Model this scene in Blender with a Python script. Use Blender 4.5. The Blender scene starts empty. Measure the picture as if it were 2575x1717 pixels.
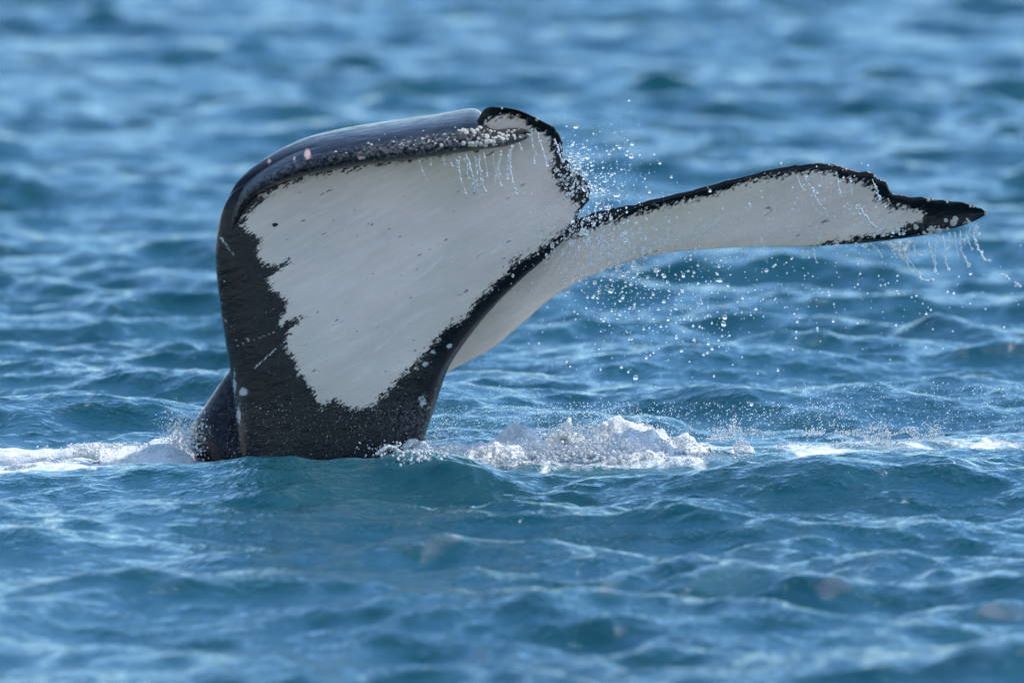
import bpy, bmesh, math, random
import numpy as np
from mathutils import Vector, Matrix
from mathutils.bvhtree import BVHTree

random.seed(7)
rng = np.random.default_rng(7)
S = bpy.context.scene
COL = S.collection
R = math.radians

# ------------------------------------------------------------------ camera
CAM_H, PITCH, FOCAL = 5.0, R(4.20), 415.0
FPX = 2575 * FOCAL / 36.0
cam_d = bpy.data.cameras.new('camera')
cam = bpy.data.objects.new('camera', cam_d)
COL.objects.link(cam)
cam.location = (0, 0, CAM_H)
cam.rotation_euler = (R(90) - PITCH, 0, 0)
cam_d.lens = FOCAL
cam_d.sensor_width = 36
cam_d.clip_start = 1.0
cam_d.clip_end = 20000
cam_d.dof.use_dof = True
cam_d.dof.focus_distance = 59.9
cam_d.dof.aperture_fstop = 2.0
S.camera = cam

# ------------------------------------------------------------------ sky, sun, exposure
SUN_EL, SUN_AZ = R(57), R(64)          # azimuth from +Y (away from the camera), negative = left
w = bpy.data.worlds.new('World'); S.world = w; w.use_nodes = True
nt = w.node_tree
for n in list(nt.nodes): nt.nodes.remove(n)
sky = nt.nodes.new('ShaderNodeTexSky'); sky.sky_type = 'NISHITA'; sky.sun_disc = False
sky.sun_elevation = SUN_EL
sky.sun_rotation = SUN_AZ
sky.air_density = 1.0; sky.dust_density = 0.0; sky.ozone_density = 2.0
bg = nt.nodes.new('ShaderNodeBackground'); bg.inputs[1].default_value = 0.15
wo = nt.nodes.new('ShaderNodeOutputWorld')
nt.links.new(sky.outputs[0], bg.inputs[0]); nt.links.new(bg.outputs[0], wo.inputs[0])
sd_ = bpy.data.lights.new('sun', 'SUN'); sun = bpy.data.objects.new('sun', sd_); COL.objects.link(sun)
sd_.energy = 2.6; sd_.angle = R(0.53); sd_.color = (1.0, 0.95, 0.88)
sv = Vector((math.sin(SUN_AZ) * math.cos(SUN_EL), math.cos(SUN_AZ) * math.cos(SUN_EL), math.sin(SUN_EL)))
sun.rotation_euler = sv.to_track_quat('Z', 'Y').to_euler()
sun.location = sv * 50
S.view_settings.view_transform = 'Standard'; S.view_settings.look = 'None'
S.view_settings.gamma = 1; S.view_settings.use_curve_mapping = False
S.view_settings.exposure = 0.84
S.render.engine = 'CYCLES'
S.cycles.use_denoising = True
S.cycles.max_bounces = 10; S.cycles.transmission_bounces = 8
S.cycles.sample_clamp_indirect = 12

def at(px, py, Y):
    """world point seen at photograph pixel px,py at distance Y"""
    px = np.asarray(px, float); py = np.asarray(py, float); Y = np.asarray(Y, float)
    a = (px - 1287.5) / FPX; b = -(py - 858.5) / FPX
    t = Y / (math.cos(PITCH) + b * math.sin(PITCH))
    return np.stack([a * t, Y + 0 * t, CAM_H + t * (b * math.cos(PITCH) - math.sin(PITCH))], -1)
def row_y(py):
    """distance at which the calm sea is seen in row py"""
    return CAM_H / math.tan(PITCH + math.atan((py - 858.5) / FPX))

# ------------------------------------------------------------------ helpers
def tag(o, label=None, cat=None, group=None, kind=None):
    if label: o['label'] = label
    if cat: o['category'] = cat
    if group: o['group'] = group
    if kind: o['kind'] = kind
    return o
def obj(name, me, mat=None, parent=None):
    o = bpy.data.objects.new(name, me)
    if mat and not me.materials: me.materials.append(mat)
    COL.objects.link(o)
    if parent: o.parent = parent
    return o
def mesh_np(name, V, F, smooth=True):
    V = np.asarray(V, np.float32).reshape(-1, 3); F = np.asarray(F, np.int32)
    k = F.shape[1]
    me = bpy.data.meshes.new(name)
    me.vertices.add(len(V)); me.vertices.foreach_set('co', V.ravel())
    me.loops.add(F.size); me.loops.foreach_set('vertex_index', F.ravel())
    me.polygons.add(len(F))
    me.polygons.foreach_set('loop_start', np.arange(0, F.size, k, dtype=np.int32))
    me.polygons.foreach_set('loop_total', np.full(len(F), k, np.int32))
    me.update(calc_edges=True)
    if smooth: me.polygons.foreach_set('use_smooth', np.ones(len(F), bool))
    me.validate()
    return me
def set_attr(me, name, arr):
    a = me.attributes.new(name, 'FLOAT', 'POINT')
    a.data.foreach_set('value', np.asarray(arr, np.float32).ravel())
def grid_faces(nr, nc, off=0, wrap=False):
    i, j = np.meshgrid(np.arange(nr - 1), np.arange(nc if wrap else nc - 1), indexing='ij')
    j2 = (j + 1) % nc
    return np.stack([i * nc + j, i * nc + j2, (i + 1) * nc + j2, (i + 1) * nc + j], -1).reshape(-1, 4) + off
def sstep(x, a, b):
    t = np.clip((x - a) / (b - a), 0, 1); return t * t * (3 - 2 * t)
def hash2(ix, iy, seed):
    n = (ix.astype(np.int64) * 374761393 + iy.astype(np.int64) * 668265263 + seed * 974711) & 0x7fffffff
    n = ((n ^ (n >> 13)) * 1274126177) & 0x7fffffff
    return ((n ^ (n >> 16)) & 0xffff) / 65535.0
def vnoise(x, y, seed=0):
    ix = np.floor(x); iy = np.floor(y); fx = x - ix; fy = y - iy
    fx = fx * fx * (3 - 2 * fx); fy = fy * fy * (3 - 2 * fy)
    a = hash2(ix, iy, seed); b = hash2(ix + 1, iy, seed); c = hash2(ix, iy + 1, seed); d = hash2(ix + 1, iy + 1, seed)
    return (a * (1 - fx) + b * fx) * (1 - fy) + (c * (1 - fx) + d * fx) * fy
def fbm(x, y, oct=4, seed=0):
    s = 0; a = 0.5
    for k in range(oct):
        s = s + a * vnoise(x * 2 ** k + 17.3 * k, y * 2 ** k - 9.1 * k, seed + k); a *= 0.5
    return s / (1 - 0.5 ** oct)
def catmull(P, n):
    """resample the rows of P (k, m) to n rows, Catmull-Rom"""
    P = np.asarray(P, float); k = len(P)
    t = np.linspace(0, k - 1, n); i = np.clip(t.astype(int), 0, k - 2); f = (t - i)[:, None]
    p0 = P[np.maximum(i - 1, 0)]; p1 = P[i]; p2 = P[i + 1]; p3 = P[np.minimum(i + 2, k - 1)]
    return 0.5 * (2 * p1 + (p2 - p0) * f + (2 * p0 - 5 * p1 + 4 * p2 - p3) * f ** 2 + (3 * p1 - p0 - 3 * p2 + p3) * f ** 3)
def signed_dist(px, py, poly):
    """signed distance to a polygon, positive inside"""
    P = np.asarray(poly, float); Q = np.roll(P, -1, 0)
    best = np.full(px.shape, 1e9); ins = np.zeros(px.shape, bool)
    for (x0, y0), (x1, y1) in zip(P, Q):
        dx, dy = x1 - x0, y1 - y0; L2 = dx * dx + dy * dy + 1e-9
        t = np.clip(((px - x0) * dx + (py - y0) * dy) / L2, 0, 1)
        best = np.minimum(best, np.hypot(px - x0 - t * dx, py - y0 - t * dy))
        if y0 != y1:
            c = ((y0 > py) != (y1 > py)) & (px < (x1 - x0) * (py - y0) / (y1 - y0) + x0)
            ins ^= c
    return np.where(ins, best, -best)

# ------------------------------------------------------------------ materials
def new_mat(name):
    m = bpy.data.materials.new(name); m.use_nodes = True
    t = m.node_tree; b = t.nodes['Principled BSDF']
    return m, t, b
def N(t, kind, **kw):
    n = t.nodes.new(kind)
    for k, v in kw.items(): setattr(n, k, v)
    return n
def L(t, a, b): t.links.new(a, b)
def attr(t, name):
    n = N(t, 'ShaderNodeAttribute'); n.attribute_name = name; return n.outputs['Fac']
def math_n(t, op, a, b=None, c=None, clamp=False):
    n = N(t, 'ShaderNodeMath', operation=op); n.use_clamp = clamp
    for i, v in enumerate((a, b, c)):
        if v is None: continue
        if isinstance(v, (int, float)): n.inputs[i].default_value = v
        else: L(t, v, n.inputs[i])
    return n.outputs[0]
def maprange(t, v, a, b, c=0.0, d=1.0):
    n = N(t, 'ShaderNodeMapRange'); n.clamp = True; n.interpolation_type = 'SMOOTHSTEP'
    L(t, v, n.inputs[0])
    for i, q in enumerate((a, b, c, d)): n.inputs[i + 1].default_value = q
    return n.outputs[0]
def noise(t, scale, detail=4, rough=0.55, loc=(0, 0, 0), scl=(1, 1, 1), rot=(0, 0, 0), dist=0.0):
    tc = N(t, 'ShaderNodeTexCoord'); mp = N(t, 'ShaderNodeMapping')
    mp.vector_type = 'TEXTURE'          # turns first, then stretches
    mp.inputs['Location'].default_value = loc; mp.inputs['Rotation'].default_value = rot; mp.inputs['Scale'].default_value = tuple(1 / q for q in scl)
    L(t, tc.outputs['Object'], mp.inputs[0])
    n = N(t, 'ShaderNodeTexNoise'); n.inputs['Scale'].default_value = scale
    n.inputs['Detail'].default_value = detail; n.inputs['Roughness'].default_value = rough
    n.inputs['Distortion'].default_value = dist
    L(t, mp.outputs[0], n.inputs['Vector'])
    return n.outputs['Fac']
def mixc(t, f, a, b):
    n = N(t, 'ShaderNodeMix', data_type='RGBA')
    if isinstance(f, (int, float)): n.inputs[0].default_value = f
    else: L(t, f, n.inputs[0])
    for i, v in ((6, a), (7, b)):
        if isinstance(v, tuple): n.inputs[i].default_value = (*v, 1)
        else: L(t, v, n.inputs[i])
    return n.outputs[2]
def bump(t, h, strength, dist, prev=None):
    n = N(t, 'ShaderNodeBump'); n.inputs['Strength'].default_value = strength; n.inputs['Distance'].default_value = dist
    L(t, h, n.inputs['Height'])
    if prev is not None: L(t, prev, n.inputs['Normal'])
    return n.outputs[0]

# sea water with foam where the attribute says the surface is churned
WATER, t, b = new_mat('sea_water')
fm = attr(t, 'foam')
n1 = noise(t, 2.6, 6, 0.62, scl=(1.0, 0.45, 1), rot=(0, 0, R(12)), dist=1.2)
n2 = noise(t, 14, 5, 0.6, scl=(1, 0.6, 1), dist=0.5)
nn = math_n(t, 'ADD', math_n(t, 'MULTIPLY', n1, 0.75), math_n(t, 'MULTIPLY', n2, 0.25))
fv = math_n(t, 'SUBTRACT', math_n(t, 'ADD', fm, nn), 1.0)
fmask = math_n(t, 'MULTIPLY', maprange(t, fv, 0.0, 0.13), maprange(t, fm, 0.02, 0.2))
green = maprange(t, fm, 0.05, 0.7)
body = mixc(t, noise(t, 0.5, 2, 0.5), (0.002, 0.043, 0.060), (0.003, 0.055, 0.064))
body = mixc(t, green, body, (0.05, 0.13, 0.14))
L(t, mixc(t, maprange(t, n2, 0.3, 0.7), (0.46, 0.55, 0.58), (0.76, 0.77, 0.76)), b.inputs['Base Color'])
b.inputs['Roughness'].default_value = 0.55
r1 = noise(t, 7, 5, 0.62, scl=(1, 0.8, 1), rot=(0, 0, R(20)), dist=0.5)
r2 = noise(t, 38, 3, 0.55, scl=(1, 0.55, 1), rot=(0, 0, R(-14)))
r3 = noise(t, 17, 4, 0.6, scl=(1, 0.6, 1), rot=(0, 0, R(-32)), dist=0.4)
bn = bump(t, r1, 1.0, 0.030)
bn = bump(t, r3, 1.0, 0.011, bn)
bn = bump(t, r2, 1.0, 0.0055, bn)
L(t, bump(t, n2, 1.0, 0.012, bn), b.inputs['Normal'])
dif = N(t, 'ShaderNodeBsdfDiffuse'); L(t, body, dif.inputs['Color'])
glo = N(t, 'ShaderNodeBsdfGlossy'); glo.inputs['Color'].default_value = (0.68, 0.855, 1.0, 1); glo.inputs['Roughness'].default_value = 0.06
fre = N(t, 'ShaderNodeFresnel'); fre.inputs['IOR'].default_value = 1.333
for q in (glo, fre): L(t, bn, q.inputs['Normal'])
mx = N(t, 'ShaderNodeMixShader'); L(t, fre.outputs[0], mx.inputs[0]); L(t, dif.outputs[0], mx.inputs[1]); L(t, glo.outputs[0], mx.inputs[2])
mf = N(t, 'ShaderNodeMixShader'); L(t, fmask, mf.inputs[0]); L(t, mx.outputs[0], mf.inputs[1]); L(t, b.outputs[0], mf.inputs[2])
L(t, mf.outputs[0], t.nodes['Material Output'].inputs['Surface'])

# churned foam
FOAM, t, b = new_mat('foam')
f1 = noise(t, 22, 6, 0.65, dist=0.4); f2 = noise(t, 90, 3, 0.6); f3 = noise(t, 5, 4, 0.6)
L(t, mixc(t, maprange(t, math_n(t, 'ADD', math_n(t, 'MULTIPLY', f1, .5), math_n(t, 'MULTIPLY', f3, .5)), 0.36, 0.52), (0.52, 0.61, 0.63), (0.84, 0.84, 0.82)), b.inputs['Base Color'])
b.inputs['Roughness'].default_value = 0.35
b.inputs['Subsurface Weight'].default_value = 0.15
b.inputs['Subsurface Radius'].default_value = (0.02, 0.025, 0.03)
b.inputs['Subsurface Scale'].default_value = 1.0
L(t, bump(t, f2, 0.8, 0.006, bump(t, f1, 1.0, 0.03)), b.inputs['Normal'])

# whale skin: dark pigment round a pale underside
SKIN, t, b = new_mat('whale_skin')
sdv = attr(t, 'pale_field'); mark = attr(t, 'mottle'); scar = attr(t, 'scar'); pat = attr(t, 'patch')
st1 = noise(t, 9, 6, 0.7, scl=(0.55, 1, 2.2), rot=(0, R(-28), 0), dist=0.6)
st2 = noise(t, 34, 4, 0.65, scl=(0.4, 1, 2.4), rot=(0, R(-33), 0))
st3 = noise(t, 95, 3, 0.6, scl=(0.5, 1, 1.8), rot=(0, R(-33), 0))
st = math_n(t, 'ADD', math_n(t, 'MULTIPLY', math_n(t, 'SUBTRACT', st1, 0.5), 28), math_n(t, 'ADD', math_n(t, 'MULTIPLY', math_n(t, 'SUBTRACT', st2, 0.5), 42), math_n(t, 'MULTIPLY', math_n(t, 'SUBTRACT', st3, 0.5), 42)))
st4 = noise(t, 48, 5, 0.75, loc=(5, 5, 5))
st = math_n(t, 'ADD', st, math_n(t, 'MULTIPLY', math_n(t, 'SUBTRACT', st4, 0.5), 46))
f = math_n(t, 'ADD', sdv, st)
white = maprange(t, f, -3.5, 4.5)
g1 = noise(t, 2.3, 5, 0.6, scl=(0.6, 1, 1.6), rot=(0, R(-30), 0))
g2 = noise(t, 16, 5, 0.65, scl=(0.25, 1, 2.2), rot=(0, R(-26), 0))
pale = mixc(t, maprange(t, g1, 0.35, 0.65), (0.59, 0.485, 0.415), (0.71, 0.575, 0.495))
pale = mixc(t, maprange(t, g2, 0.45, 0.75, 0, 0.4), pale, (0.80, 0.72, 0.62))
sc2 = noise(t, 7, 6, 0.75, scl=(0.12, 1, 3.2), rot=(0, R(-38), 0), loc=(1, 0, 4), dist=0.3)
pale = mixc(t, maprange(t, sc2, 0.58, 0.68, 0, 0.30), pale, (0.90, 0.86, 0.80))
g3 = noise(t, 1.1, 3, 0.5, loc=(4, 0, 1)); pale = mixc(t, maprange(t, g3, 0.45, 0.7, 0, 0.35), pale, (0.52, 0.50, 0.38))
g4 = noise(t, 5, 6, 0.7, scl=(0.4, 1, 1.2), rot=(0, R(-30), 0), loc=(9, 2, 1)); pale = mixc(t, maprange(t, g4, 0.5, 0.75, 0, 0.30), pale, (0.46, 0.42, 0.40))
spk = noise(t, 26, 2, 0.5, scl=(0.5, 1, 1.8), rot=(0, R(-30), 0), loc=(3, 1, 2))
pale = mixc(t, maprange(t, spk, 0.70, 0.74, 0, 0.8), pale, (0.10, 0.12, 0.13))
dk = mixc(t, maprange(t, noise(t, 7, 6, 0.7), 0.4, 0.7), (0.002, 0.004, 0.007), (0.006, 0.008, 0.011))
scr = noise(t, 5, 7, 0.75, scl=(0.5, 1, 6.0), rot=(0, R(-14), 0), dist=1.0)
dk = mixc(t, maprange(t, scr, 0.60, 0.76, 0, 0.14), dk, (0.16, 0.17, 0.18))
mt_n = noise(t, 45, 5, 0.75, scl=(1, 1, 1))
mt = math_n(t, 'MULTIPLY', mark, maprange(t, mt_n, 0.44, 0.66))
dk = mixc(t, mt, dk, (0.19, 0.20, 0.22))
pt = maprange(t, math_n(t, 'ADD', pat, math_n(t, 'MULTIPLY', math_n(t, 'SUBTRACT', mt_n, 0.5), 1.6)), 0.42, 0.62)
dk = mixc(t, pt, dk, (0.36, 0.39, 0.41))
colr = mixc(t, white, dk, pale)
colr = mixc(t, maprange(t, math_n(t, 'ADD', scar, math_n(t, 'MULTIPLY', math_n(t, 'SUBTRACT', mt_n, 0.5), 0.8)), 0.25, 0.75), colr, (0.50, 0.33, 0.28))
L(t, colr, b.inputs['Base Color'])
L(t, math_n(t, 'ADD', maprange(t, g2, 0.3, 0.7, 0.13, 0.27), math_n(t, 'MULTIPLY', white, 0.12)), b.inputs['Roughness'])
b.inputs['IOR'].default_value = 1.38; b.inputs['Specular IOR Level'].default_value = 0.36
fine = noise(t, 120, 4, 0.6)
wr = noise(t, 11, 4, 0.6, scl=(0.35, 1, 3.0), rot=(0, R(-18), 0), dist=0.5)
bn = bump(t, wr, 0.35, 0.006); bn = bump(t, noise(t, 13, 5, 0.65, scl=(0.7, 1, 1.3)), 0.7, 0.010, bn); bn = bump(t, fine, 0.25, 0.002, bn); bn = bump(t, mt, 0.8, 0.006, bn)
L(t, bn, b.inputs['Normal'])

BARN, t, b = new_mat('barnacle_shell')
L(t, mixc(t, noise(t, 60, 4, 0.6), (0.34, 0.30, 0.24), (0.74, 0.70, 0.62)), b.inputs['Base Color']); b.inputs['Roughness'].default_value = 0.45
L(t, bump(t, noise(t, 150, 3), 0.6, 0.003), b.inputs['Normal'])

DROP, t, b = new_mat('clear_water')
b.inputs['Base Color'].default_value = (1, 1, 1, 1); b.inputs['Roughness'].default_value = 0.03
b.inputs['IOR'].default_value = 1.333; b.inputs['Transmission Weight'].default_value = 0.92

SHEET, t, b = new_mat('aerated_water')
L(t, mixc(t, noise(t, 60, 3, 0.6), (0.75, 0.85, 0.9), (1, 1, 1)), b.inputs['Base Color']); b.inputs['Roughness'].default_value = 0.06
b.inputs['IOR'].default_value = 1.333
L(t, maprange(t, noise(t, 40, 4, 0.6), 0.35, 0.65, 0.25, 0.85), b.inputs['Transmission Weight'])
L(t, bump(t, noise(t, 90, 3, 0.6), 0.8, 0.004), b.inputs['Normal'])

# ------------------------------------------------------------------ the sea
# wave components: wavelength, direction, amplitude, phase
wr_ = np.random.default_rng(21)
comps = []
def band(n, l0, l1, slope, spread, mean=R(-97)):
    for i in range(n):
        lam = l0 * (l1 / l0) ** ((i + wr_.random()) / n)
        th = mean + wr_.normal(0, spread)
        k = 2 * math.pi / lam
        comps.append((k, math.cos(th), math.sin(th), slope * (0.6 + 0.8 * wr_.random()) / k, wr_.random() * 2 * math.pi, lam))
band(12, 8.0, 3.0, 0.015, R(28))
band(34, 3.0, 1.0, 0.029, R(40))
band(50, 1.0, 0.36, 0.029, R(48))
band(60, 0.36, 0.09, 0.023, R(60))

def shaping(x, y):
    """the crests and hollows standing round the whale, and the bow of the wash"""
    z = np.zeros_like(x)
    def g(cx, cy, sx, sy, a, rot=0.0):
        c, s = math.cos(rot), math.sin(rot)
        u = (x - cx) * c + (y - cy) * s; v = -(x - cx) * s + (y - cy) * c
        return a * np.exp(-(u / sx) ** 2 - (v / sy) ** 2)
    z += g(-1.25, 58.5, 0.80, 0.45, 0.068) + g(-0.95, 58.7, 0.5, 0.25, 0.04)
    z += g(-0.42, 58.45, 0.32, 0.45, 0.10, 0.2)
    z += g(1.85, 58.75, 0.75, 0.5, 0.11)
    z += g(-1.6, 61.2, 0.7, 0.35, 0.03)
    z += g(0.5, 59.2, 1.0, 0.3, -0.05)
    z += g(1.55, 57.5, 0.7, 0.6, 0.06)
    z += g(0.1, 57.3, 2.5, 0.35, -0.04)
    z += g(-2.1, 74.9, 0.8, 0.5, 0.13)
    z += g(1.35, 57.9, 0.65, 0.40, 0.11)
    z += g(-2.3, 62.4, 0.8, 0.35, 0.08)
    z += g(1.1, 53.1, 0.35, 0.35, 0.07)
    z += g(-1.5, 57.7, 0.45, 0.22, 0.05)
    return z
def sea(x, y, spacing):
    x = x.astype(float); y = y.astype(float)
    Z = np.zeros_like(x); DX = np.zeros_like(x); DY = np.zeros_like(x)
    calm = 1 - 0.7 * np.exp(-((x + 0.1) / 3.2) ** 4 - ((y - 59.6) / 1.7) ** 4)
    gust = 0.35 + 1.3 * fbm(x * 0.55 + 50, y * 0.22, 4, 5)
    for k, cx, cy, A, ph, lam in comps:
        att = sstep(lam / spacing, 3.0, 6.0)
        sel = att > 0
        if not sel.any(): continue
        a = A * att * (calm if lam > 0.6 else 1.0) * (gust if lam < 1.6 else 1.0)
        p = k * (cx * x + cy * y) + ph
        s_, c_ = np.sin(p), np.cos(p)
        Z += a * c_; DX -= 0.6 * a * cx * s_; DY -= 0.6 * a * cy * s_
    return Z + shaping(x, y), DX, DY

side = np.concatenate([np.geomspace(0.0586, 0.22, 75), np.geomspace(0.24, 1.6, 22)])
ang = np.concatenate([-side[::-1], np.linspace(-0.058, 0.058, 460), side])
ys = [3.0]
while ys[-1] < 6000:
    y = ys[-1]
    if y < 46: d = max(0.03, (46 - y) * 0.10)
    elif y < 56: d = 0.03
    elif y < 64: d = 0.018
    elif y < 130: d = 0.018 + (y - 64) * 0.0013
    else: d = (y - 130) * 0.08 + 0.11
    ys.append(y + d)
ys = np.array(ys)
dys = np.gradient(ys)
A_, Y_ = np.meshgrid(ang, ys); X_ = A_ * Y_
dxs = np.gradient(ang)[None, :] * ys[:, None]
sp = np.maximum(dxs, dys[:, None])
Z_, DX_, DY_ = sea(X_, Y_, sp)
V = np.stack([X_ + DX_, Y_ + DY_, Z_], -1)
me = mesh_np('sea', V, grid_faces(len(ys), len(ang)))
# where the surface is churned, in world metres
def foam_field(x, y):
    def g(cx, cy, sx, sy, a, p=2):
        return a * np.exp(-np.abs((x - cx) / sx) ** p - np.abs((y - cy) / sy) ** p)
    f = g(-2.6, 60.2, 1.3, 0.9, 0.58, 4)
    f = np.maximum(f, g(-2.1, 60.55, 0.9, 0.24, 0.72, 4))
    f = np.maximum(f, g(-1.75, 60.1, 0.35, 0.6, 0.80, 4))
    f = np.maximum(f, g(-2.5, 59.3, 0.8, 0.7, 0.66, 4))
    f = np.maximum(f, g(-0.45, 59.95, 0.55, 0.55, 0.62, 4))
    f = np.maximum(f, g(0.5, 60.2, 0.8, 1.1, 0.64, 4))
    f = np.maximum(f, g(1.3, 60.6, 1.1, 1.0, 0.56, 4))
    f = np.maximum(f, g(2.6, 60.9, 1.2, 0.6, 0.56, 4))
    f = np.maximum(f, g(0.3, 62.3, 1.6, 0.9, 0.28, 4))
    f = np.maximum(f, g(-0.50, 58.4, 0.12, 0.25, 0.48, 2))
    f = np.maximum(f, g(0.97, 53.1, 0.22, 0.3, 0.42, 2))
    return f
set_attr(me, 'foam', foam_field(X_, Y_))
water = tag(obj('water', me, WATER), kind='structure', label='choppy blue sea running in short wind waves to the horizon')
def surf(x, y):
    x = np.atleast_1d(np.asarray(x, float)); y = np.atleast_1d(np.asarray(y, float))
    return sea(x, y, np.full(x.shape, 0.02))[0]

# ------------------------------------------------------------------ the whale
WY = 60.0
mV, mF, mA = [], [], {'pale_field': [], 'mottle': [], 'scar': [], 'patch': []}
def add_shell(V, F, **at_):
    off = sum(len(v) for v in mV)
    mV.append(V.reshape(-1, 3)); mF.append(F + off)
    for k in mA: mA[k].append(np.asarray(at_.get(k, np.zeros(len(mV[-1])))).ravel())

PALE_L = [(x / 0.9134, y / 0.9134) for x, y in [
 (553, 520), (572, 492), (600, 455), (640, 430), (700, 405), (800, 387), (900, 372), (1000, 356), (1095, 346), (1112, 300),
 (1122, 276), (1150, 268), (1190, 268), (1212, 284), (1226, 298), (1252, 306), (1268, 330), (1270, 372), (1268, 400), (1285, 430), (1302, 452), (1325, 470),
 (1330, 488), (1310, 515), (1262, 553), (1225, 580), (1185, 598), (1150, 635), (1110, 678), (1072, 725), (1020, 758),
 (985, 800), (940, 848), (900, 888), (850, 932), (815, 942), (770, 918), (738, 937), (715, 890), (692, 862), (680, 830),
 (655, 800), (665, 760), (692, 728), (640, 745), (662, 690), (625, 670), (618, 640), (668, 600), (640, 612), (607, 605), (590, 580), (600, 550), (570, 535)]]
PALE_R = [(1160, 760), (1300, 662), (1400, 612), (1455, 592), (1500, 572), (1560, 550), (1650, 525), (1720, 508), (1800, 487), (1900, 455), (2000, 436),
 (2085, 434), (2108, 452), (2143, 456), (2191, 466), (2204, 502), (2255, 518), (2319, 532), (2314, 556), (2268, 569), (2255, 584),
 (2178, 594), (2127, 602), (2060, 612), (1980, 635), (1900, 655), (1700, 680), (1500, 760), (1300, 900), (1200, 1000), (1000, 1100)]

def loft(rungs, nv, nu, rough_right=0.0, seed=0):
    """rungs: Lx, Ly, Rx, Ry, yL, yR, T, camber, roundness(1 ellipse..0 thin right edge), te"""
    C = catmull(rungs, nv)
    u = 0.5 - 0.5 * np.cos(np.linspace(0, math.pi, nu))
    Lx, Ly, Rx, Ry, yL, yR, T, cam_, rd, te = [c[:, None] for c in C.T]
    if rough_right:
        r_ = np.arange(nv) / nv
        j = (fbm(r_ * 60, r_ * 0 + 3, 4, seed) - 0.5) * rough_right * (1 - np.clip(C[:, 8], 0, 1))
        Rx = Rx + j[:, None]; Ry = Ry + (fbm(r_ * 60, r_ * 0 + 9, 4, seed + 4)[:, None] - 0.5) * rough_right * (1 - np.clip(rd, 0, 1))
    px = Lx + (Rx - Lx) * u; py = Ly + (Ry - Ly) * u
    ym = yL + (yR - yL) * u + cam_ * np.sin(math.pi * u)
    ell = np.sqrt(np.clip(1 - (2 * u - 1) ** 2, 0, 1))
    foil = 1.9 * np.sqrt(u) * np.clip(1 - u, 0, 1) ** 0.9
    th = T * (ell * rd + foil * (1 - rd)) + te * np.clip(1 - (2 * u - 1) ** 8, 0, 1) ** 0.5
    F_ = at(px, py, WY + ym - th); B_ = at(px, py, WY + ym + th)[:, 1:-1][:, ::-1]
    V = np.concatenate([F_, B_], 1); nc = V.shape[1]
    F = grid_faces(nv, nc, wrap=True)
    V = V.reshape(-1, 3)
    # caps
    c0 = V[:nc].mean(0); c1 = V[-nc:].mean(0); n = len(V)
    V = np.concatenate([V, [c0, c1]])
    e0 = np.stack([np.full(nc, n), (np.arange(nc) + 1) % nc, np.arange(nc), np.arange(nc)], -1)
    capq = np.stack([np.full(nc // 2, n), (2 * np.arange(nc // 2) + 2) % nc, 2 * np.arange(nc // 2) + 1, 2 * np.arange(nc // 2)], -1)
    last = (nv - 1) * nc
    capr = np.stack([np.full(nc // 2, n + 1), last + 2 * np.arange(nc // 2), last + 2 * np.arange(nc // 2) + 1, last + (2 * np.arange(nc // 2) + 2) % nc], -1)
    F = np.concatenate([F, capq, capr])
    front = np.zeros((nv, nc), bool); front[:, :nu] = True
    PX = np.concatenate([px, px[:, 1:-1][:, ::-1]], 1).ravel(); PY = np.concatenate([py, py[:, 1:-1][:, ::-1]], 1).ravel()
    PX = np.append(PX, [PX[0], PX[-1]]); PY = np.append(PY, [PY[0], PY[-1]]); fr = np.append(front.ravel(), [False, False])
    return V, F, PX, PY, fr
def gsum(px, py, pts):
    s = np.zeros_like(px)
    for x, y, sx, sy, a in pts: s = np.maximum(s, a * np.exp(-((px - x) / sx) ** 2 - ((py - y) / sy) ** 2))
    return s

Lp = [(600, 1330), (598, 1230), (597, 1130), (590, 1020), (578, 930), (562, 830), (550, 740), (542, 650), (548, 578), (568, 508), (612, 464), (685, 442), (758, 406),
      (830, 378), (925, 362), (1010, 350), (1090, 340), (1176, 332), (1219, 275), (1262, 270), (1300, 276), (1330, 288)]
Rp = [(1055, 1330), (1060, 1230), (1067, 1110), (1092, 1030), (1117, 952), (1139, 905), (1182, 843), (1225, 790), (1271, 740), (1319, 696), (1367, 654), (1414, 607), (1445, 565),
      (1460, 530), (1484, 495), (1472, 450), (1440, 420), (1414, 393), (1414, 367), (1403, 336), (1386, 316), (1350, 300)]
rungs = []
for i, (l, r) in enumerate(zip(Lp, Rp)):
    s = i / (len(Lp) - 1)
    yL = np.interp(s, [0, .3, .5, .7, 1], [0.05, 0.0, -0.06, -0.10, -0.05])
    yR = np.interp(s, [0, .3, .55, .65, .85, 1], [0.0, 0.0, 0.01, 0.04, 0.04, 0.0])
    T = np.interp(s, [0, .2, .4, .55, .8, 1], [0.30, 0.24, 0.12, 0.06, 0.03, 0.012])
    rd = np.interp(s, [0, .3, .55, .66], [1, 0.95, 0.5, 0.0])
    cmb = np.interp(s, [0, .25, .5, .8, 1], [0.0, 0.02, 0.05, 0.06, 0.0])
    rungs.append((*l, *r, yL, yR, T, cmb, rd, np.interp(s, [0, .5, .6, 1], [0.03, 0.02, 0.010, 0.010])))
V, F, PX, PY, fr = loft(rungs, 300, 130, 9.0, 3)
pf = np.where(fr, signed_dist(PX, PY, PALE_L), -60.0)
patch = gsum(PX, PY, [(612, 985, 14, 12, 1), (600, 1045, 8, 25, .8), (590, 960, 6, 50, .62), (1062, 1010, 22, 22, .62), (1070, 915, 10, 8, .9),
                      (1090, 885, 16, 8, .6), (1130, 870, 10, 8, .8), (690, 885, 50, 5, .0), (1210, 690, 9, 7, .5)])
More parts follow.
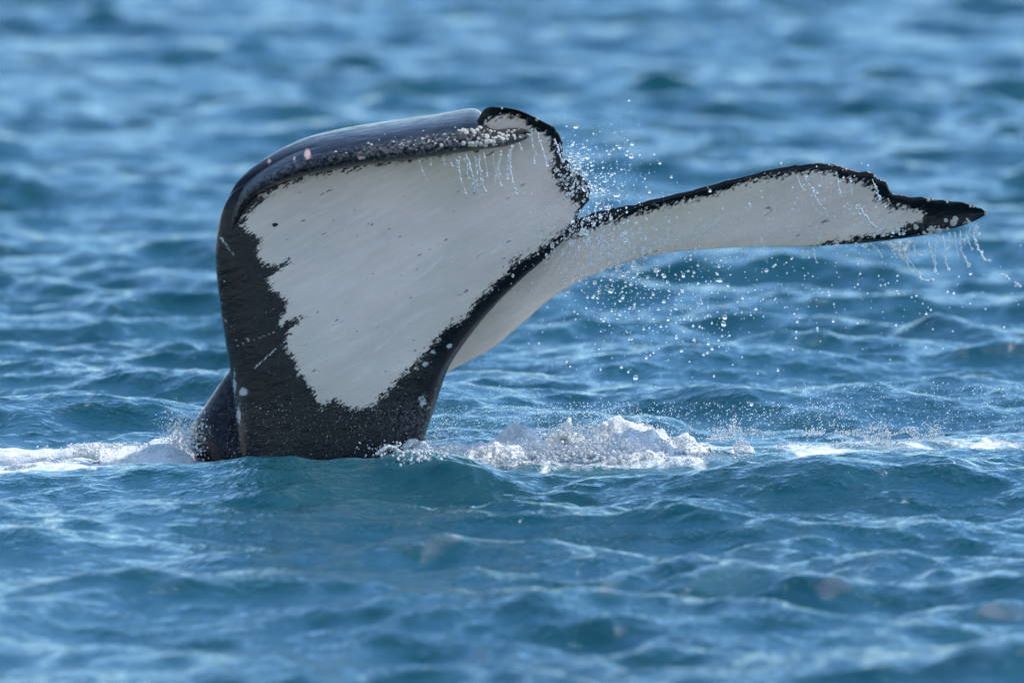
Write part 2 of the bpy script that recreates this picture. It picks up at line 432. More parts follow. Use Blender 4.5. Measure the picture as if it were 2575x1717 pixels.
# a long pale scratch and finer ones along the flank
d = np.abs((PX - 560) * 0.52 + (PY - 950) * 0.854 - 0) ; 
def line_d(px, py, a, b_):
    ax, ay = a; bx, by = b_; dx, dy = bx - ax, by - ay
    t_ = np.clip(((px - ax) * dx + (py - ay) * dy) / (dx * dx + dy * dy), 0, 1)
    return np.hypot(px - ax - t_ * dx, py - ay - t_ * dy), t_
for a_, b_, w_, s_ in [((640, 925), (725, 850), 3.0, .75), ((595, 870), (700, 832), 2.6, .6), ((592, 855), (650, 850), 2.6, .55), ((612, 700), (680, 690), 2, .45), ((600, 760), (700, 745), 2, .45), ((640, 800), (705, 770), 2, .5), ((556, 760), (580, 770), 4, .55), ((560, 800), (590, 830), 4, .55), ((590, 560), (640, 575), 2.5, .4), ((660, 1010), (760, 1000), 2, .4),
                       ((605, 880), (660, 868), 2.2, .5), ((556, 600), (588, 640), 6, .6), ((552, 700), (575, 716), 3, .5)]:
    dd, tt = line_d(PX, PY, a_, b_); patch = np.maximum(patch, s_ * np.exp(-(dd / w_) ** 2))
pf = np.maximum(pf, -60)
dark = gsum(PX, PY, [(692, 565, 9, 6, 1), (730, 558, 4, 3, .8)])
pf = pf - dark * 120
add_shell(V, F, pale_field=np.where(fr, pf, -60), patch=np.where(fr, patch, 0), mottle=np.where(fr, gsum(PX, PY, [(1020, 1060, 60, 60, .35)]), 0))

# blunt rolled leading edge of the near lobe, running to the barnacled tip
ST = [(562, 665, 568, 666, .04), (556, 610, 582, 612, .2), (561, 552, 597, 562, .38), (573, 503, 618, 520, .56), (600, 454, 650, 488, .75), (659, 403, 700, 464, .9), (739, 358, 757, 445, 1),
      (819, 332, 833, 429, 1), (900, 316, 908, 417, 1), (965, 306, 973, 409, 1), (1030, 297, 1036, 401, 1), (1080, 290, 1085, 395, 1), (1120, 283, 1124, 389, 1),
      (1155, 277, 1160, 384, .97), (1185, 273, 1190, 379, .93), (1206, 279, 1212, 376, .88), (1222, 300, 1230, 374, .80), (1243, 314, 1248, 372, .72), (1270, 317, 1274, 368, .62), (1300, 318, 1300, 360, .5),
      (1320, 324, 1320, 352, .35), (1334, 334, 1333, 342, .12)]
prof = np.array([(0, -2.3), (.05, -1.6), (.13, -.95), (.23, -.35), (.35, .15), (.50, .58), (.66, .90), (.80, 1.0), (.91, .90), (.985, .62), (1.0, .30), (.97, -.1), (.80, -.6), (.55, -1.2), (.28, -1.8), (.08, -2.25)])
pc = catmull(np.concatenate([prof, prof[:1]]), 97)[:-1]
C = catmull(ST, 260)
Tx, Ty, Bx, By, sz = [c[:, None] for c in C.T]
h, dd_ = pc[:, 0][None], pc[:, 1][None]
s_ = np.linspace(0, 1, len(C))[:, None]
px = Tx + (Bx - Tx) * h; py = Ty + (By - Ty) * h
lump = (fbm(s_ * 30 + 0 * px, h * 3 + 0 * px, 3, 8) - .5) * 0.018 * sstep(s_, .1, .4)
ybase = np.interp(s_, [0, .15, .35, .7, .85, 1], [-0.02, -0.05, -0.10, -0.10, -0.12, -0.10])
dd_ = np.where(dd_ < 0, dd_ * (0.12 + 0.88 * sstep(s_, .16, .42)), dd_)
yy = WY + ybase - dd_ * 0.17 * sz - lump * sz
V = at(px, py, yy + 0 * px); nv, nc = V.shape[:2]
F = grid_faces(nv, nc, wrap=True); V = V.reshape(-1, 3)
c1 = V[-nc:].mean(0); c0 = V[:nc].mean(0)
V = np.concatenate([V, [c0, c1]]); n = len(V); q = np.arange(nc // 2)
F = np.concatenate([F, np.stack([q * 0 + n - 2, (2 * q + 2) % nc, 2 * q + 1, 2 * q], -1),
                    np.stack([q * 0 + n - 1, (nv - 1) * nc + 2 * q, (nv - 1) * nc + 2 * q + 1, (nv - 1) * nc + (2 * q + 2) % nc], -1)])
PX = np.append((px + 0 * yy).ravel(), [0, 0]); PY = np.append((py + 0 * yy).ravel(), [0, 0])
H = np.append((h + 0 * px).ravel(), [0, 0])
mott = sstep(H, .42, .60) * (1 - sstep(H, .90, .99)) * (0.25 + 0.75 * sstep(PX, 880, 1040)) + 0.15 * sstep(PX, 650, 700) * (1 - sstep(PX, 700, 800)) * sstep(H, .5, .7)
scar_ = gsum(PX, PY, [(773, 388, 9, 15, 1), (677, 406, 6, 10, .7), (740, 402, 5, 10, .55), (908, 397, 13, 6, .8)])
add_shell(V, F, pale_field=np.full(len(V), -80.0), mottle=mott, scar=scar_, patch=gsum(PX, PY, [(740, 402, 5, 10, .7), (1095, 340, 28, 4, .6)]))

# far lobe
RR = [(1320, 600, 1030, 985), (1375, 582, 1085, 962), (1425, 560, 1140, 928), (1475, 542, 1237, 876), (1500, 533, 1314, 812), (1540, 525, 1372, 762), (1580, 517, 1430, 722),
      (1620, 508, 1490, 692), (1660, 498, 1560, 664), (1720, 483, 1640, 643), (1780, 467, 1720, 631), (1850, 448, 1806, 625), (1934, 428, 1890, 620),
      (1990, 418, 1960, 619), (2036, 411, 2020, 620), (2075, 411, 2070, 618), (2100, 413, 2100, 616), (2128, 424, 2130, 614), (2160, 431, 2160, 612), (2194, 434, 2190, 609), (2203, 446, 2210, 607),
      (2230, 460, 2232, 605), (2240, 482, 2250, 602), (2258, 490, 2270, 600), (2306, 496, 2310, 594), (2345, 500, 2345, 588), (2383, 505, 2383, 579), (2434, 512, 2434, 563), (2466, 523, 2466, 548), (2481, 534, 2481, 538)]
rungs = []
for i, (tx, ty, bx, by) in enumerate(RR):
    s = i / (len(RR) - 1)
    yT = np.interp(s, [0, .15, .5, .8, 1], [0.13, 0.16, 0.23, 0.345, 0.43])
    yB = np.interp(s, [0, .15, .5, .8, 1], [0.22, 0.26, 0.34, 0.40, 0.43])
    rungs.append((bx, by, tx, ty, yB, yT, np.interp(s, [0, .2, .6, .85, 1], [.10, .085, .05, .04, .008]), np.interp(s, [0, .3, 1], [.02, .06, 0.02]), 0.08, np.interp(s, [0, .2, .5, .8, 1], [0.016, 0.026, 0.026, 0.016, 0.006])))
V, F, PX, PY, fr = loft(rungs, 360, 90, 8.0, 11)
pf = np.where(fr, np.maximum(signed_dist(PX, PY, PALE_R), -60), -60.0)
add_shell(V, F, pale_field=pf, mottle=np.where(fr, gsum(PX, PY, [(2390, 575, 70, 10, 1.0)]), 0.5 * np.exp(-((PX - 1900) / 400) ** 2)),
          patch=np.where(fr, gsum(PX, PY, [(2385, 580, 70, 7, .85)]), 0))

# tailstock ridge rising from the water behind the flank
DD = [(588, 912, 596, 914), (578, 930, 616, 934), (562, 952, 640, 956), (546, 974, 660, 980), (530, 998, 680, 1004), (514, 1022, 700, 1030), (500, 1041, 720, 1050), (487, 1059, 740, 1070),
      (477, 1085, 760, 1095), (476, 1105, 775, 1115), (480, 1128, 790, 1138), (491, 1170, 810, 1175), (510, 1230, 840, 1235), (530, 1330, 870, 1330)]
rungs = [(*d_, 0.34, 0.30, np.interp(i, [0, 3, 9, 13], [.01, .10, .26, .34]), 0.0, 1.0, 0.004) for i, d_ in enumerate(DD)]
V, F, PX, PY, fr = loft(rungs, 90, 60)
add_shell(V, F, pale_field=np.full(len(V), -80.0), mottle=np.full(len(V), .12))

me = mesh_np('body', np.concatenate(mV), np.concatenate(mF))
for k in mA: set_attr(me, k, np.concatenate(mA[k]))
bm = bmesh.new(); bm.from_mesh(me); bmesh.ops.recalc_face_normals(bm, faces=bm.faces); bm.to_mesh(me); bm.free()
whale = bpy.data.objects.new('whale', None); COL.objects.link(whale)
base = Vector(at(830, 1150, WY)); whale.location = base; whale.empty_display_size = 0.5
tag(whale, 'diving whale lifting dark-edged pale tail flukes with barnacled tips out of the sea', 'whale')
me.transform(Matrix.Translation(-base))
bodyo = obj('body', me, SKIN, whale)
bvh = BVHTree.FromPolygons([v.co.copy() for v in me.vertices], [tuple(p.vertices) for p in me.polygons])
def hit(px, py):
    o = Vector((0, 0, CAM_H)) - base
    d = (Vector(at(px, py, WY)) - Vector((0, 0, CAM_H))).normalized()
    loc, nrm, i, _ = bvh.ray_cast(o, d)
    if loc is None: return None, None
    if nrm.dot(d) > 0: nrm = -nrm
    return loc, nrm

# barnacles: a small ribbed cone with a crater
def barnacle_mesh(k):
    bm = bmesh.new(); n = 10; rings = []
    rr = [(1.0, -.15), (.95, .12), (.72, .55), (.45, .72), (.28, .66), (.18, .35)]
    ph = random.random()
    for r_, z_ in rr:
        rings.append([bm.verts.new((r_ * (1 + .10 * math.cos(5 * (j / n * 6.283) + ph) + .05 * math.sin(3 * j + k)) * math.cos(j / n * 6.283),
                                    r_ * (1 + .08 * math.sin(2 * j + k)) * math.sin(j / n * 6.283), z_)) for j in range(n)])
    for a, b_ in zip(rings, rings[1:]):
        for j in range(n): bm.faces.new((a[j], a[(j + 1) % n], b_[(j + 1) % n], b_[j]))
    bm.faces.new(rings[-1])
    m = bpy.data.meshes.new('barnacle'); bm.to_mesh(m); bm.free(); m.materials.append(BARN)
    m.polygons.foreach_set('use_smooth', [True] * len(m.polygons)); return m
BM = [barnacle_mesh(k) for k in range(4)]
bspots = []
for cx, cy, sx, sy, n, r0, r1 in [(1165, 330, 12, 5, 9, 4, 7.5), (1205, 328, 20, 5, 14, 3.5, 7), (1255, 330, 20, 6, 9, 3.5, 6.5), (1190, 362, 18, 6, 20, 4, 7), (1240, 352, 22, 9, 30, 3.5, 6.5),
                                (1275, 345, 18, 7, 9, 3, 6.5), (1290, 328, 10, 4, 4, 3.5, 6), (1326, 336, 5, 5, 4, 3, 5), (1080, 350, 50, 14, 16, 2, 4), (990, 355, 60, 12, 16, 1.8, 4.2),
                                (2395, 577, 50, 5, 34, 3.5, 7), (2330, 588, 18, 4, 8, 3, 6), (2398, 556, 8, 5, 4, 4.5, 8.5), (2440, 562, 16, 5, 9, 3, 5.5)]:
    for _ in range(n): bspots.append((random.gauss(cx, sx), random.gauss(cy, sy), random.uniform(r0, r1)))
for x in (2092, 2199, 2440, 2448, 2478, 2382, 2335, 2345, 1205, 1262, 1350, 2128): 
    y0 = 100
    for y in range(240, 620, 2):
        if hit(x, y)[0] is not None: y0 = y; break
    bspots.append((x, y0 + 3, random.uniform(3.2, 6)))
bspots += [(870, 385, 3.5), (844, 382, 4), (905, 401, 3), (1118, 338, 4), (1088, 356, 4), (1110, 366, 4.5), (1010, 362, 5), (985, 355, 3.5)]
for x, y, r_ in bspots:
    loc, nrm = hit(x, y)
    if loc is None or nrm.z < -0.85: continue
    o = obj('barnacle', random.choice(BM), None, whale)
    s = r_ * 0.00203 * random.choice((.45, .6, .8, 1, 1, 1.15))
    o.rotation_mode = 'QUATERNION'; o.rotation_quaternion = nrm.to_track_quat('Z', 'Y')
    o.location = loc; o.scale = (s, s, s * random.uniform(.7, 1.1))

# ------------------------------------------------------------------ foam banks
def foam_bank(name, x0, x1, y0, y1, hfun, label, cat, dx=0.009, dy=0.016):
    nx = int((x1 - x0) / dx); ny = int((y1 - y0) / dy)
    X, Y = np.meshgrid(np.linspace(x0, x1, nx), np.linspace(y0, y1, ny))
    H = hfun(X, Y)
    Z = surf(X.ravel(), Y.ravel()).reshape(X.shape)
    top = Z + np.maximum(H, -0.03)
    keep = H > -0.028
    V = np.stack([X + 0.03 * (fbm(X * 14, Y * 14, 2, 31) - .5) * (H > 0), Y - 0.05 * (fbm(X * 11, Y * 11, 2, 37)) * (H > 0), top], -1)
    F = grid_faces(ny, nx)
    kf = keep.ravel()[F].any(1); F = F[kf]
    used, inv = np.unique(F, return_inverse=True)
    me = mesh_np(name, V.reshape(-1, 3)[used], inv.reshape(-1, 4))
    return tag(obj(name, me, FOAM), label, cat, kind='stuff')
def ridged(x, y, s, seed):
    return 1 - np.abs(2 * fbm(x * s, y * s, 4, seed) - 1) * 2.2
def bill(x, y, s, seed):
    return np.abs(2 * fbm(x * s, y * s, 4, seed) - 1)
def h_right(X, Y):
    def g(cx, cy, sx, sy, a, p=2): return a * np.exp(-np.abs((X - cx) / sx) ** p - np.abs((Y - cy) / sy) ** p)
    env = g(0.22, 60.0, 0.42, 0.42, 0.07) + g(0.62, 60.1, 0.30, 0.4, 0.06) + g(-0.25, 59.85, 0.35, 0.25, 0.06) + g(-0.52, 59.9, 0.2, 0.2, 0.04) + g(1.0, 60.3, 0.55, 0.5, 0.06)
    env += g(0.04, 60.15, 0.12, 0.15, 0.10, 3)
    jets = g(0.24, 60.35, 0.12, 0.08, 0.03) + g(0.55, 60.3, 0.12, 0.08, 0.04) + g(-0.02, 60.1, .07, .06, .05)
    lum = (fbm(X * 9, Y * 7, 5, 3) - .5) * 0.08 + (fbm(X * 30, Y * 24, 3, 23) - .5) * 0.03 + (1 - bill(X, Y, 22, 9)) * 0.02
    torn = fbm(X * 6 + 4, Y * 3, 5, 77)
    mask = sstep(env + jets + (torn - .5) * 0.26, 0.03, 0.14)
    return -0.04 + mask * (0.035 + env * (0.7 + 0.5 * fbm(X * 5, Y * 5, 2, 12)) + jets + lum * np.clip(env * 9, .25, 1)) 
foam_bank('foam_bank', -0.75, 2.2, 59.3, 61.4, h_right, 'heaped white foam churned up to the right of the tail', 'foam')
def h_left(X, Y):
    def g(cx, cy, sx, sy, a, p=2): return a * np.exp(-np.abs((X - cx) / sx) ** p - np.abs((Y - cy) / sy) ** p)
    env = g(-1.76, 60.1, 0.14, 0.30, 0.13) + g(-1.70, 60.25, 0.05, 0.10, 0.06) + g(-1.95, 60.1, 0.2, 0.3, 0.05) + g(-2.3, 60.45, 0.6, 0.12, 0.075, 3) + g(-2.5, 59.7, 0.4, 0.12, 0.04, 2)
    lum = (fbm(X * 8, Y * 5, 4, 43) - .5) * 0.07
    mask = sstep(env + (fbm(X * 4 + 4, Y * 9, 5, 78) - .5) * .10, 0.012, 0.05)
    return -0.04 + mask * (0.035 + env + lum * np.clip(env * 9, .2, 1))
foam_bank('foam_wash', -2.9, -1.5, 59.3, 61.0, h_left, 'smooth white wash pouring off the left side of the tail base', 'foam')

# ------------------------------------------------------------------ drops and strands of water
def ico(sub):
    bm = bmesh.new(); bmesh.ops.create_icosphere(bm, subdivisions=sub, radius=1)
    V = np.array([v.co[:] for v in bm.verts]); F = np.array([[v.index for v in f.verts] for f in bm.faces]); bm.free(); return V, F
IV1, IF1 = ico(1); IV2, IF2 = ico(2)
def drop_cloud(name, P, rad, label, cat, mat=DROP):
    P = np.asarray(P); rad = np.asarray(rad)
    st = 1 + rng.random((len(P), 1)) * 0.5
    sc = np.concatenate([rad[:, None], rad[:, None], rad[:, None] * st], 1)
    V = P[:, None, :] + IV1[None] * sc[:, None, :]
    F = IF1[None] + (np.arange(len(P)) * len(IV1))[:, None, None]
    return tag(obj(name, mesh_np(name, V.reshape(-1, 3), F.reshape(-1, 3)), mat), label, cat, kind='stuff')
def cluster(cx, cy, sx, sy, n, r0, r1, y0=59.6, y1=60.3, tilt=0.0, uni=False):
    if uni: u = rng.uniform(-1, 1, n); v = rng.uniform(-1, 1, n)
    else: u = rng.normal(0, 1, n); v = rng.normal(0, 1, n)
    x = cx + u * sx; y = cy + v * sy + tilt * u * sx
    r = r0 * (r1 / r0) ** (rng.random(n) ** 2.0)
    return np.stack([x, y, rng.uniform(y0, y1, n), r * 0.00203], 1)
falls = np.concatenate([
    cluster(1440, 430, 24, 40, 330, 1.2, 5.0, 59.7, 60.1), cluster(1475, 480, 30, 35, 180, 1.2, 4.8, 59.7, 60.2), cluster(1530, 460, 55, 60, 330, .9, 4.4, 59.6, 60.5),
    cluster(1500, 430, 70, 55, 110, .8, 2.4, 59.6, 60.5), cluster(1470, 555, 50, 25, 150, 1.2, 5, 59.6, 60.0), cluster(1520, 620, 70, 40, 420, 1.2, 5.4, 59.5, 60.0),
    cluster(1580, 700, 100, 60, 420, 1.0, 4.8, 59.5, 60.3), cluster(1650, 790, 130, 70, 320, 1.0, 4.8, 59.5, 60.3), cluster(1780, 590, 160, 60, 150, 1.2, 4.5, 59.5, 60.1),
    cluster(2010, 560, 80, 70, 150, 1.2, 4.2, 59.6, 60.1), cluster(2150, 540, 60, 50, 80, 1.2, 4.5, 59.7, 60.1, .5), cluster(1230, 500, 60, 60, 60, 1.0, 3.0, 59.5, 59.7), cluster(1290, 600, 60, 80, 60, .9, 2.8, 59.5, 59.7),
    cluster(1950, 740, 180, 80, 190, 1.0, 4.2, 59.6, 60.3), cluster(2300, 760, 130, 60, 60, 1.0, 3.8, 59.6, 60.4), cluster(2510, 720, 50, 50, 20, 1.2, 4.5, 59.8, 60.4), cluster(1420, 650, 60, 60, 120, 1, 4, 59.5, 60.0),
    cluster(2225, 585, 25, 8, 30, 2, 5, 59.9, 60.1)])
big = np.argsort(-falls[:, 3])[:300]; small = np.setdiff1d(np.arange(len(falls)), big)
P = at(falls[:, 0], falls[:, 1], falls[:, 2])
drop_mesh = []
for k in range(5):
    V2 = IV2 * np.array([1, 1, 1.0 + 0.14 * k]); V2 = V2 * (1 + 0.05 * np.sin(V2[:, [2]] * 3 + k)); m = mesh_np('drop', V2, IF2); m.materials.append(DROP); drop_mesh.append(m)
for i in big:
    o = obj('water_drop', random.choice(drop_mesh)); o.location = P[i]; o.scale = [falls[i, 3] * (.85 + .6 * random.random() ** 4)] * 3
    o.rotation_euler = (random.uniform(-.5, .5), random.uniform(-.5, .5), 0)
    x, y = falls[i, :2]
    if x < 1385: lg = ('round clear drop falling in front of the pale near fluke lobe', 'drops before the near lobe')
    elif y < 545 and x < 1760: lg = ('round clear drop flung up beside the notch between the flukes', 'drops flung up at the notch')
    elif x > 1900: lg = ('clear drop falling round the far lobe towards its dark tip', 'drops falling round the far lobe tip')
    else: lg = ('clear drop raining down below the notch past the root of the far lobe', 'drops raining below the notch')
    tag(o, lg[0], 'water drop', lg[1])
drop_cloud('falling_spray', P[small], falls[small, 3], 'fine clear spray raining off the notch and the far fluke lobe', 'spray')
mist = np.concatenate([
    cluster(830, 1080, 260, 70, 900, .45, 1.3, 59.2, 59.6, 0, True), cluster(900, 1010, 150, 60, 250, .45, 1.2, 59.2, 59.6), cluster(1350, 1060, 260, 40, 1500, .5, 1.7, 59.6, 61.0, 0, True),
    cluster(1750, 1060, 400, 50, 1800, .6, 2.0, 59.6, 61.0, 0, True), cluster(2300, 1020, 280, 60, 700, .6, 2.0, 59.8, 61.0, 0, True),
    cluster(1250, 960, 120, 60, 200, .5, 1.5, 59.6, 61), cluster(500, 1110, 20, 40, 120, .8, 3.0, 59.8, 60.1), cluster(1110, 1080, 25, 30, 250, .6, 1.8, 59.9, 60.2)])
Pm = at(mist[:, 0], mist[:, 1], mist[:, 2])
drop_cloud('mist', Pm, mist[:, 3], 'dusting of tiny spray drops hanging low over the wash and tail base', 'spray')
def froth_px(cx, cy, sx, sy, n, r0, r1, y0, y1, uni=False, thr=0.0, seed=0):
    c = cluster(cx, cy, sx, sy, n, r0, r1, y0, y1, 0, uni)
    k = fbm(c[:, 0] / 55, c[:, 1] / 16, 4, 90 + seed) > thr
    return c[k]
froth = np.concatenate([
    froth_px(1400, 1150, 190, 38, 7000, .6, 2.4, 59.5, 60.2, True, .46), froth_px(1430, 1115, 130, 22, 3500, .6, 2.2, 59.7, 60.3, False, .45), froth_px(1700, 1135, 270, 36, 11000, .7, 2.7, 59.6, 60.7, True, .50),
    froth_px(1180, 1150, 110, 26, 3000, .7, 2.8, 59.6, 60.0, True, .45), froth_px(2050, 1100, 260, 26, 5000, .6, 2.2, 59.8, 61.0, True, .53), froth_px(2400, 1112, 180, 20, 2200, .6, 2.2, 60.0, 60.8, True, .53), froth_px(1520, 1085, 90, 14, 1600, .8, 2.6, 60.1, 60.3, False, .4), froth_px(2215, 1085, 14, 16, 260, .7, 2.4, 60.5, 60.8), froth_px(2350, 1085, 14, 14, 220, .7, 2.2, 60.5, 60.8), froth_px(1845, 1075, 8, 16, 120, .7, 2.6, 60.5, 60.8),
    froth_px(1070, 1120, 40, 22, 700, .8, 2.4, 59.9, 60.2), froth_px(1040, 1130, 60, 10, 300, 1.0, 3.4, 59.5, 59.7),
    froth_px(455, 1105, 26, 34, 1500, .8, 2.8, 59.6, 60.1), froth_px(300, 1128, 150, 14, 1200, 1.0, 3.6, 59.8, 60.3, True, .48), froth_px(60, 1150, 120, 40, 700, 1.0, 3.4, 59.2, 60.2, True, .5),
    froth_px(1050, 1185, 34, 18, 160, 1.2, 4.5, 58.2, 58.5)])
Pf = at(froth[:, 0], froth[:, 1], froth[:, 2])
zf = surf(Pf[:, 0], Pf[:, 1])
Pf[:, 2] = np.maximum(Pf[:, 2], zf + 0.004)
drop_cloud('froth_beads', Pf, froth[:, 3], 'beads and torn clots of bright froth flying and floating on the churned wash', 'froth', FOAM)

# rounded fingers and knobs of frothy water thrown up from the bank
knobs = []
for path, ra, rb, Y in [([(1405, 1120), (1418, 1090), (1428, 1066), (1432, 1056)], 15, 6, 60.3), ([(1385, 1115), (1400, 1098), (1415, 1092)], 14, 10, 60.25), ([(1500, 1125), (1515, 1090), (1530, 1072), (1545, 1062)], 20, 12, 60.3),
                        ([(1545, 1070), (1562, 1084), (1580, 1096), (1592, 1110)], 14, 5, 60.28), ([(1262, 1150), (1272, 1125), (1285, 1106), (1300, 1110)], 20, 15, 60.0), ([(1300, 1120), (1330, 1125), (1360, 1120)], 18, 14, 60.1),
                        ([(1195, 1160), (1210, 1143), (1225, 1142)], 14, 11, 59.8), ([(1020, 1125), (1032, 1112), (1046, 1110)], 9, 7, 59.8), ([(950, 1140), (975, 1124), (995, 1128), (1010, 1140)], 6, 4, 59.6), 
                        ([(2255, 1125), (2258, 1108)], 5, 3, 60.6)]:
    q = catmull(np.array(path, float), 26)
    for i, (x, y) in enumerate(q):
        f_ = i / 25; r_ = ra + (rb - ra) * f_
        for _ in range(3): knobs.append((x + random.gauss(0, r_ * .25), y + random.gauss(0, r_ * .2), Y + random.gauss(0, .012), r_ * random.uniform(.45, .95) * .00203))
for _ in range(700):
    x = random.gauss(1450, 170); y = 1160 - abs(random.gauss(0, 26)) * max(0.2, 1 - abs(x - 1430) / 400); knobs.append((x, y, 59.85 + random.uniform(-.2, .3), random.uniform(1.8, 5.5) * .00203))
knobs = np.array(knobs); Pk = at(knobs[:, 0], knobs[:, 1], knobs[:, 2])
Vk = Pk[:, None, :] + (IV2 * (1 + .12 * np.sin(IV2[:, [0]] * 5) * np.cos(IV2[:, [2]] * 4)))[None] * knobs[:, 3][:, None, None]
tag(obj('foam_knobs', mesh_np('foam_knobs', Vk.reshape(-1, 3), (IF2[None] + (np.arange(len(knobs)) * len(IV2))[:, None, None]).reshape(-1, 3)), FOAM),
    'rounded white knobs and fingers of froth leaping from the foam bank', 'foam', kind='stuff')

# strands: beaded threads of water hanging off the edges
def strand(pts, Y, r_px, label, group, beads=True):
    P0 = catmull(np.array(pts, float), max(8, 5 * len(pts)))
    P0 = catmull(P0, max(14, int(np.hypot(*(np.array(pts[-1]) - np.array(pts[0]))) / 2.2)))
    n = len(P0); s = np.linspace(0, 1, n)
    rad = r_px * 0.00150 * (0.35 + 0.9 * fbm(s * n / 4.5, s * 0 + random.random() * 99, 2, 3) ** 1.5) * (1.25 - .55 * s)
    jx = (fbm(s * n / 9, s * 0 + random.random() * 50, 2, 8) - .5) * 5
    C3 = at(P0[:, 0] + jx, P0[:, 1], Y + 0.02 * s)
    k = 7; a = np.arange(k) / k * 2 * math.pi
    V = C3[:, None, :] + np.stack([np.cos(a)[None] * rad[:, None], np.sin(a)[None] * rad[:, None], np.zeros((n, k))], -1)
    F = grid_faces(n, k, wrap=True); tris = np.concatenate([F[:, [0, 1, 2]], F[:, [0, 2, 3]]])
    VV = [V.reshape(-1, 3)]; FF = [tris]; off = n * k
    for i in range(int(n * .8)):
        j = int(n * random.random() ** .8); r_ = r_px * .00203 * random.uniform(.5, 1.9) * (1.6 if i == 0 else 1)
        if i == 0: j = n - 1
        c = C3[min(j, n - 1)] + np.array([random.gauss(0, .003), random.gauss(0, .003), 0])
        VV.append(c + IV1 * r_); FF.append(IF1 + off); off += len(IV1)
    me = mesh_np('water_strand', np.concatenate(VV), np.concatenate(FF))
    return tag(obj('water_strand', me, SHEET), label, 'water', group)
def r2(pts): return [(1000 + x / 3.137, 240 + y / 3.137) for x, y in pts]
def r4(pts): return [(2000 + x / 3.92, 380 + y / 3.92) for x, y in pts]
g1_ = ('beaded thread of water dripping from the barnacled edge over the pale near lobe', 'threads of water dripping off the near lobe')
for p, r_ in [([(485, 480), (490, 600), (510, 700), (545, 795)], 1.3), ([(540, 460), (575, 600), (600, 700), (612, 765)], 1.9), ([(610, 480), (620, 600), (625, 720)], 1.6),
              ([(680, 450), (700, 560), (700, 640)], 1.2), ([(815, 430), (785, 600), (820, 715)], 1.2), ([(905, 400), (870, 520), (865, 660)], 1.7), ([(905, 400), (885, 520), (905, 660), (940, 785)], 1.8),
              ([(640, 500), (650, 640), (690, 760)], 1.5), ([(560, 500), (590, 640), (640, 760)], 1.3), ([(165, 510), (190, 590), (230, 670)], .8), ([(410, 500), (425, 560)], 1.3), ([(460, 500), (475, 570)], 1.3),
              ([(1065, 260), (1060, 350), (1080, 470), (1070, 540)], 1.6), ([(1105, 300), (1140, 430), (1185, 560)], 1.5), ([(960, 370), (985, 440)], 1.2), ([(750, 470), (770, 600), (770, 680)], 1),
              ([(520, 500), (545, 560), (550, 655)], 1.1), ([(650, 470), (640, 560), (660, 600)], 1.2), ([(1240, 350), (1270, 440), (1300, 520)], 1.8), ([(820, 450), (800, 560), (810, 640)], 1.0), ([(265, 500), (262, 550)], .8), ([(355, 490), (368, 545)], .8)]:
    strand(r2(p), 59.62 if p[0][0] < 1000 else 59.8, r_, *g1_)
g2_ = ('beaded thread of water trailing below the dark tip of the far lobe', 'threads of water hanging off the far tip')
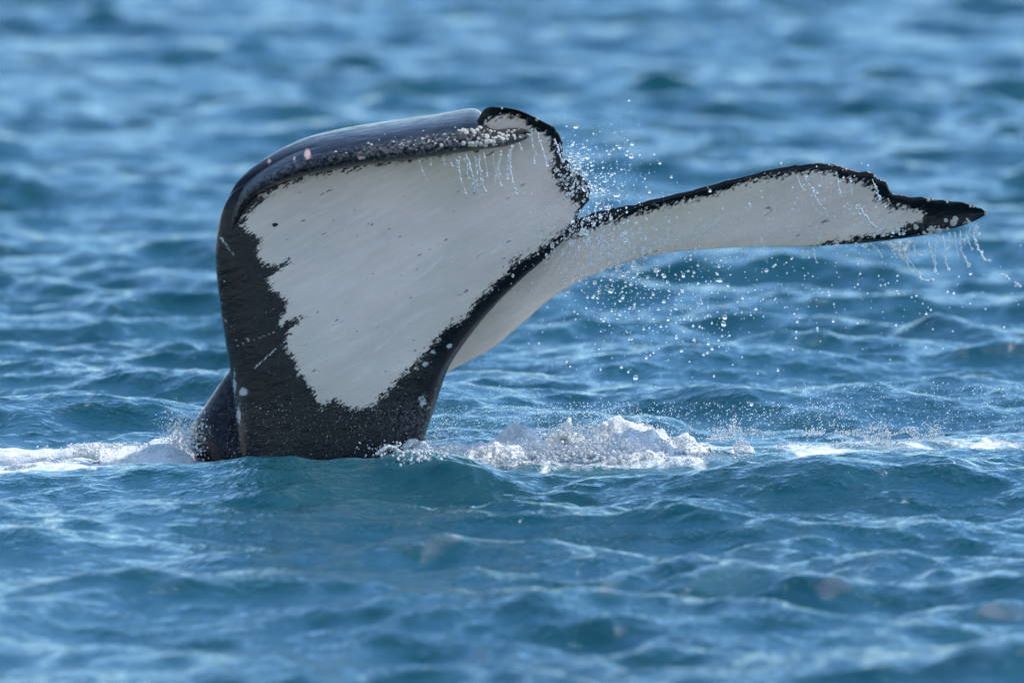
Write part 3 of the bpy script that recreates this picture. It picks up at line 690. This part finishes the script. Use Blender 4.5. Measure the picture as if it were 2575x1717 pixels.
for p, r_ in [([(740, 910), (800, 960), (860, 1050)], 1.4), ([(900, 910), (960, 980), (1000, 1050)], 1.6), ([(1060, 900), (1085, 1050), (1150, 1110), (1200, 1200), (1240, 1250), (1300, 1280), (1350, 1275)], 2.0),
              ([(1040, 1000), (1090, 1080), (1130, 1150), (1160, 1190)], 1.6), ([(1130, 880), (1120, 1000), (1095, 1080)], 1.4), ([(1200, 870), (1170, 950), (1205, 1020)], 1.7), ([(1290, 860), (1330, 960), (1360, 1080), (1375, 1180)], 2.0),
              ([(1385, 840), (1380, 940), (1365, 1060), (1385, 1110)], 1.9), ([(1450, 830), (1475, 930), (1490, 1010), (1475, 1060)], 1.6), ([(1525, 800), (1510, 920), (1475, 1060), (1510, 1165)], 2.0), ([(1570, 800), (1580, 900), (1610, 1030)], 1.3),
              ([(1620, 780), (1630, 920), (1650, 1010), (1680, 1070), (1720, 1130)], 1.8), ([(1690, 780), (1660, 920)], 1.6), ([(1730, 750), (1700, 850), (1740, 970)], 1.9), ([(1790, 720), (1760, 830), (1790, 940), (1830, 1010), (1850, 1060)], 2.2),
              ([(1860, 1070), (1930, 1080)], 2.2), ([(2000, 1230), (2050, 1215), (2110, 1255)], 2.0), ([(2150, 1290), (2210, 1330)], 2.4), ([(600, 930), (660, 930), (740, 912)], 1.2), ([(1400, 830), (1430, 880), (1400, 910)], 1.4),
              ([(180, 960), (195, 1040), (210, 1100)], 1.6), ([(1800, 740), (1780, 800), (1810, 815)], 1.1), ([(1260, 870), (1270, 910)], 1.3), ([(980, 880), (1000, 920), (1060, 990), (1090, 1060)], 1.6)]:
    strand(r4(p), 60.38, r_, *g2_)
g3_ = ('beaded thread of water running down the pale underside of the far lobe', 'threads of water down the far lobe underside')
for p, r_ in [([(20, 240), (45, 310), (90, 390)], 1.2), ([(90, 240), (120, 310), (215, 420)], 1.5), ([(400, 200), (415, 290), (440, 420)], 1.6), ([(540, 270), (550, 340), (560, 430)], 1.3),
              ([(755, 280), (800, 370), (835, 475)], 1.9), ([(620, 540), (690, 640), (770, 745)], 2.0), ([(170, 370), (210, 480), (290, 570)], 1.6)]:
    strand(r4(p), 60.02, r_, *g3_)
# thin torn sheet of water below the tip
sh = [(830, 905), (1200, 870), (1140, 960), (1090, 1070), (1020, 990), (930, 950)]
nU, nV = 40, 26
uu, vv = np.meshgrid(np.linspace(0, 1, nU), np.linspace(0, 1, nV))
tx = 2000 + (850 + 340 * uu) / 3.92; ty = 380 + (905 - 30 * uu) / 3.92
bxx = 2000 + (1000 + 120 * uu) / 3.92; byy = 380 + (960 + 110 * np.sin(uu * 3.14) ** .7) / 3.92
sx_ = tx + (bxx - tx) * vv ** .8; sy_ = ty + (byy - ty) * vv
Vs = at(sx_, sy_, 60.40 + 0.02 * np.sin(uu * 19 + vv * 5) + 0.01 * fbm(uu * 9, vv * 9, 2, 1))
th = 0.0025 + 0.004 * fbm(uu * 8, vv * 5, 3, 9)
Vb = Vs + np.stack([0 * th, th, 0 * th], -1)
F1 = grid_faces(nV, nU); me = mesh_np('water_sheet', np.concatenate([Vs.reshape(-1, 3), Vb.reshape(-1, 3)]), np.concatenate([F1, F1[:, ::-1] + nU * nV]))
tag(obj('water_sheet', me, SHEET), 'small torn sheet of water hanging from the lower edge near the far tip', 'water')
